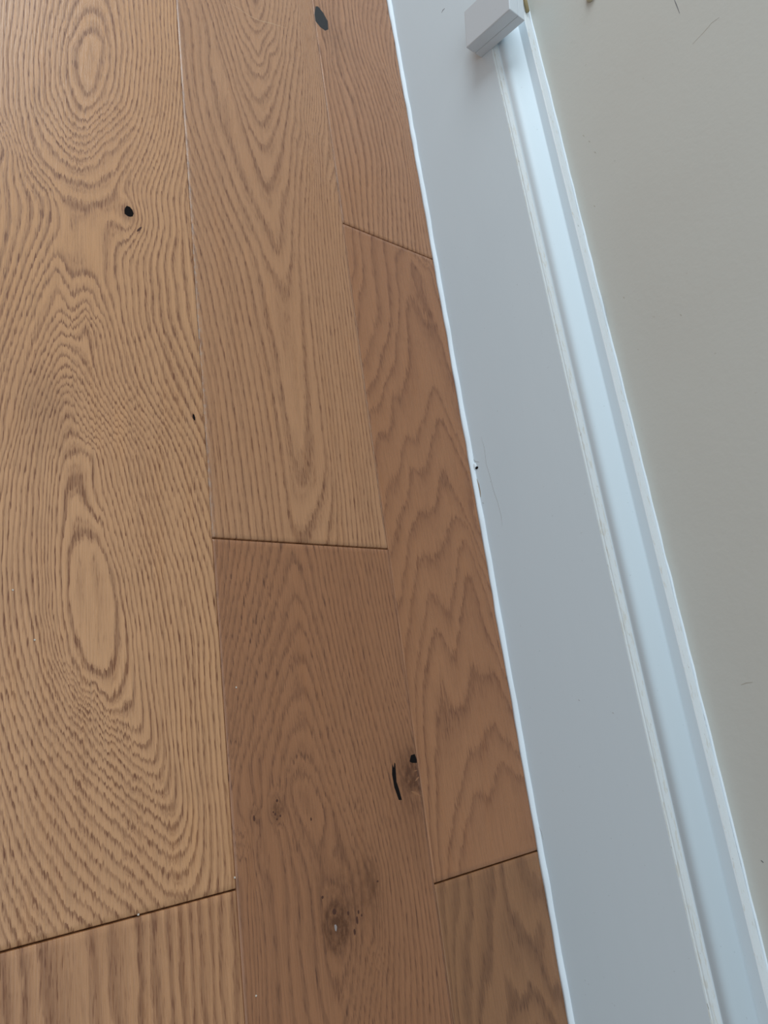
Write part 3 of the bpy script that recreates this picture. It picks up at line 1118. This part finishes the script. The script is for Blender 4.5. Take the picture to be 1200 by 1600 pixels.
MARKS = [
    ('pencil_mark', [(0.04, 0.6592, 0.3422), (0.04, 0.6503, 0.3426), (0.04, 0.6388, 0.343)], wall, 0.0011, M['pencil']),
    ('scuff_mark', [(0.04, 0.6011, 0.3741), (0.04, 0.6018, 0.3665), (0.04, 0.5993, 0.358), (0.04, 0.5968, 0.3453)], wall, 0.0006, M['wallscuff']),
    ('scuff_mark', [(0.04, -0.0014, 0.227), (0.04, -0.0004, 0.2318), (0.04, -0.0006, 0.2373)], wall, 0.001, M['wallscuff']),
    ('speck', [(0.04, 0.3919, 0.2122), (0.04, 0.3908, 0.2128), (0.04, 0.3897, 0.2134)], wall, 0.0011, M['wallscuff']),
    ('speck', [(0.04, 0.3424, 0.263), (0.04, 0.3414, 0.2635), (0.04, 0.3404, 0.264)], wall, 0.0011, M['wallscuff']),
    ('speck', [(0.04, 0.5973, 0.2141), (0.04, 0.5959, 0.2148), (0.04, 0.5944, 0.2155)], wall, 0.0011, M['wallscuff']),
    ('speck', [(0.04, 0.5855, 0.2188), (0.04, 0.5841, 0.2195), (0.04, 0.5827, 0.2202)], wall, 0.0011, M['wallscuff']),
    ('speck', [(0.04, 0.5682, 0.222), (0.04, 0.5668, 0.2227), (0.04, 0.5654, 0.2233)], wall, 0.0011, M['wallscuff']),
    ('speck', [(0.04, 0.5096, 0.206), (0.04, 0.5083, 0.2067), (0.04, 0.507, 0.2073)], wall, 0.0011, M['wallscuff']),
    ('speck', [(0.04, -0.1409, 0.2049), (0.04, -0.1419, 0.2057), (0.04, -0.1428, 0.2065)], wall, 0.0014, M['pencil']),
    ('speck', [(0.004, 0.8865, 0.0874), (0.004, 0.8879, 0.0902), (0.004, 0.8874, 0.0938)], base, 0.0016, M['pencil']),
    ('hairline_crack', [(0.004, 0.3087, 0.0229), (0.004, 0.2937, 0.0244), (0.004, 0.2746, 0.0229), (0.004, 0.2583, 0.0251), (0.004, 0.2425, 0.0263), (0.004, 0.2263, 0.0293), (0.004, 0.211, 0.0304), (0.004, 0.1987, 0.0294)], base, 0.0006, M['faint']),
    ('hairline_crack', [(0.004, 0.3599, 0.003), (0.004, 0.3415, 0.003), (0.004, 0.3166, 0.0037), (0.004, 0.3057, 0.0043)], base, 0.001, M['faint']),
    ('grime_streak', [(0.004, 0.2633, 0.0048), (0.004, 0.255, 0.006), (0.004, 0.2471, 0.0062), (0.004, 0.2404, 0.0056)], base, 0.0022, M['stain']),
    ('hairline_crack', [(0.004, 0.2891, 0.0036), (0.004, 0.2836, 0.0075), (0.004, 0.2807, 0.0131)], base, 0.001, M['faint']),
    ('hairline_crack', [(0.004, -0.1075, 0.0035), (0.004, -0.1153, 0.0065), (0.004, -0.1224, 0.0072)], base, 0.0009, M['faint']),
    ('speck', [(0.004, 0.0054, 0.0832), (0.004, 0.0049, 0.0841), (0.004, 0.0044, 0.0851)], base, 0.001, M['faint']),
    ('speck', [(0.004, -0.0103, 0.1182), (0.004, -0.0107, 0.1191), (0.004, -0.0112, 0.12)], base, 0.001, M['faint']),
    ('speck', [(0.004, 0.2335, 0.0066), (0.004, 0.2327, 0.0078), (0.004, 0.2318, 0.009)], base, 0.001, M['faint']),
    ('open_seam', [(0.0388, -0.0106, 0.1861), (0.0388, -0.0185, 0.187), (0.0388, -0.0274, 0.1876)], base, 0.0007, M['pencil']),
    ('open_seam', [(0.0388, -0.0931, 0.1872), (0.0388, -0.1218, 0.1872), (0.0388, -0.1517, 0.1878), (0.0388, -0.1736, 0.1871), (0.0388, -0.1918, 0.1874)], base, 0.0008, M['pencil']),
    ('open_seam', [(0.0388, 0.4059, 0.1908), (0.0388, 0.3884, 0.1902), (0.0388, 0.3725, 0.1901)], base, 0.0005, M['faint']),
]
for nm_, pts_, par_, w_, mt_ in MARKS:
    zo = (0, 0, 0.0)
    ribbon(nm_, pts_, w_, (-1, 0, 0), mt_, par_)

# the torn spot in the caulk: a small lump with an open hole beside it
def dome(name, c, ry, rz, h, mat, parent, n=12):
    V, F = [], []
    rings = [(1.0, 0.0), (0.85, 0.55), (0.5, 0.9), (0.0, 1.0)]
    for k, d_ in rings[:-1]:
        for i in range(n):
            a = 2 * math.pi * i / n
            V.append((c[0] + 0.0003 - h * d_, c[1] + ry * k * math.cos(a), c[2] + rz * k * math.sin(a)))
    V.append((c[0] + 0.0003 - h, c[1], c[2]))
    for r in range(2):
        for i in range(n):
            j = (i + 1) % n
            F.append((r * n + j, r * n + i, r * n + n + i, r * n + n + j))
    for i in range(n):
        F.append((2 * n + (i + 1) % n, 2 * n + i, 3 * n))
    F.append(tuple(range(n)))
    return mesh_obj(name, V, F, mat, parent, True)


dome('caulk_lump', (0.004, 0.2785, 0.0042), 0.0050, 0.0040, 0.0016, M['caulk'], base)
tag(dome('caulk_hole', (0.0037, 0.2756, 0.0077), 0.0017, 0.0024, 0.0011, M['hole'], base), 'tiny dark hole torn in the caulk')


# ------------------------------------------------------------------ box on the baseboard
def rbox(name, size, bev, mat, parent, loc=(0, 0, 0), seg=2):
    import bmesh
    bm = bmesh.new()
    bmesh.ops.create_cube(bm, size=1.0)
    for v in bm.verts:
        v.co.x *= size[0]; v.co.y *= size[1]; v.co.z *= size[2]
    bmesh.ops.bevel(bm, geom=list(bm.edges), offset=bev, segments=seg, affect='EDGES', profile=0.6)
    me = bpy.data.meshes.new(name); bm.to_mesh(me); bm.free()
    me.materials.append(mat)
    o = bpy.data.objects.new(name, me); col.objects.link(o)
    o.location = loc
    if parent: o.parent = parent
    return o


box = bpy.data.objects.new('junction_box', None)
col.objects.link(box)
BH, BL, BD = 0.069, 0.050, 0.0262
box.location = (XF, 0.7660, 0.1318)
box.rotation_euler = (math.radians(9.0), 0, 0)
tag(box, 'small pale grey plastic junction box fixed over the baseboard moulding', 'junction box')
rbox('base', (0.0110, BL - 0.0006, BH - 0.0006), 0.0006, M['plastic'], box, (-0.0056, BL / 2, BH / 2))
lid = rbox('cover', (0.0148, BL, BH), 0.0013, M['plastic'], box, (-0.0110 - 0.0078, BL / 2, BH / 2), 3)
rbox('seam', (0.0008, BL - 0.0016, BH - 0.0016), 0.0002, M['faint'], box, (-0.0112, BL / 2, BH / 2), 1)

cable = None
pts = [(0.0330, 0.8 + 0.03 * i, 0.1888 + 0.0006 * math.sin(i * 1.3)) for i in range(0, 36)]
V, F = [], []
for i, p in enumerate(pts):
    for k in range(8):
        a = 2 * math.pi * k / 8
        V.append((p[0] + 0.0024 * math.cos(a), p[1], p[2] + 0.0010 + 0.0024 * math.sin(a)))
for i in range(len(pts) - 1):
    for k in range(8):
        F.append((i * 8 + k, i * 8 + (k + 1) % 8, i * 8 + 8 + (k + 1) % 8, i * 8 + 8 + k))
F += [tuple(range(7, -1, -1)), tuple((len(pts) - 1) * 8 + k for k in range(8))]
cable = mesh_obj('cable', V, F, M['brass'], None, True)
tag(cable, 'thin tan cable running behind the junction box on the moulding', 'cable')

# small cream wall stud at the very top of the photograph
V, F = [], []
cx, cy, cz = XW, 0.7470, 0.2650
profn = [(0.0062, 0.0), (0.0066, 0.0015), (0.0058, 0.0042), (0.0040, 0.0062), (0.0018, 0.0072)]
for r_, d_ in profn:
    for k in range(14):
        a = 2 * math.pi * k / 14
        V.append((cx - d_ + 0.0003, cy + r_ * math.cos(a), cz + r_ * math.sin(a)))
for i in range(len(profn) - 1):
    for k in range(14):
        F.append((i * 14 + k, i * 14 + (k + 1) % 14, (i + 1) * 14 + (k + 1) % 14, (i + 1) * 14 + k)[::-1])
F += [tuple(range(14)), tuple(range(len(profn) * 14 - 1, (len(profn) - 1) * 14 - 1, -1))]
nub = mesh_obj('wall_stud', V, F, M['cream'], None, True)
tag(nub, 'small round cream stud on the beige wall above the junction box', 'stud')
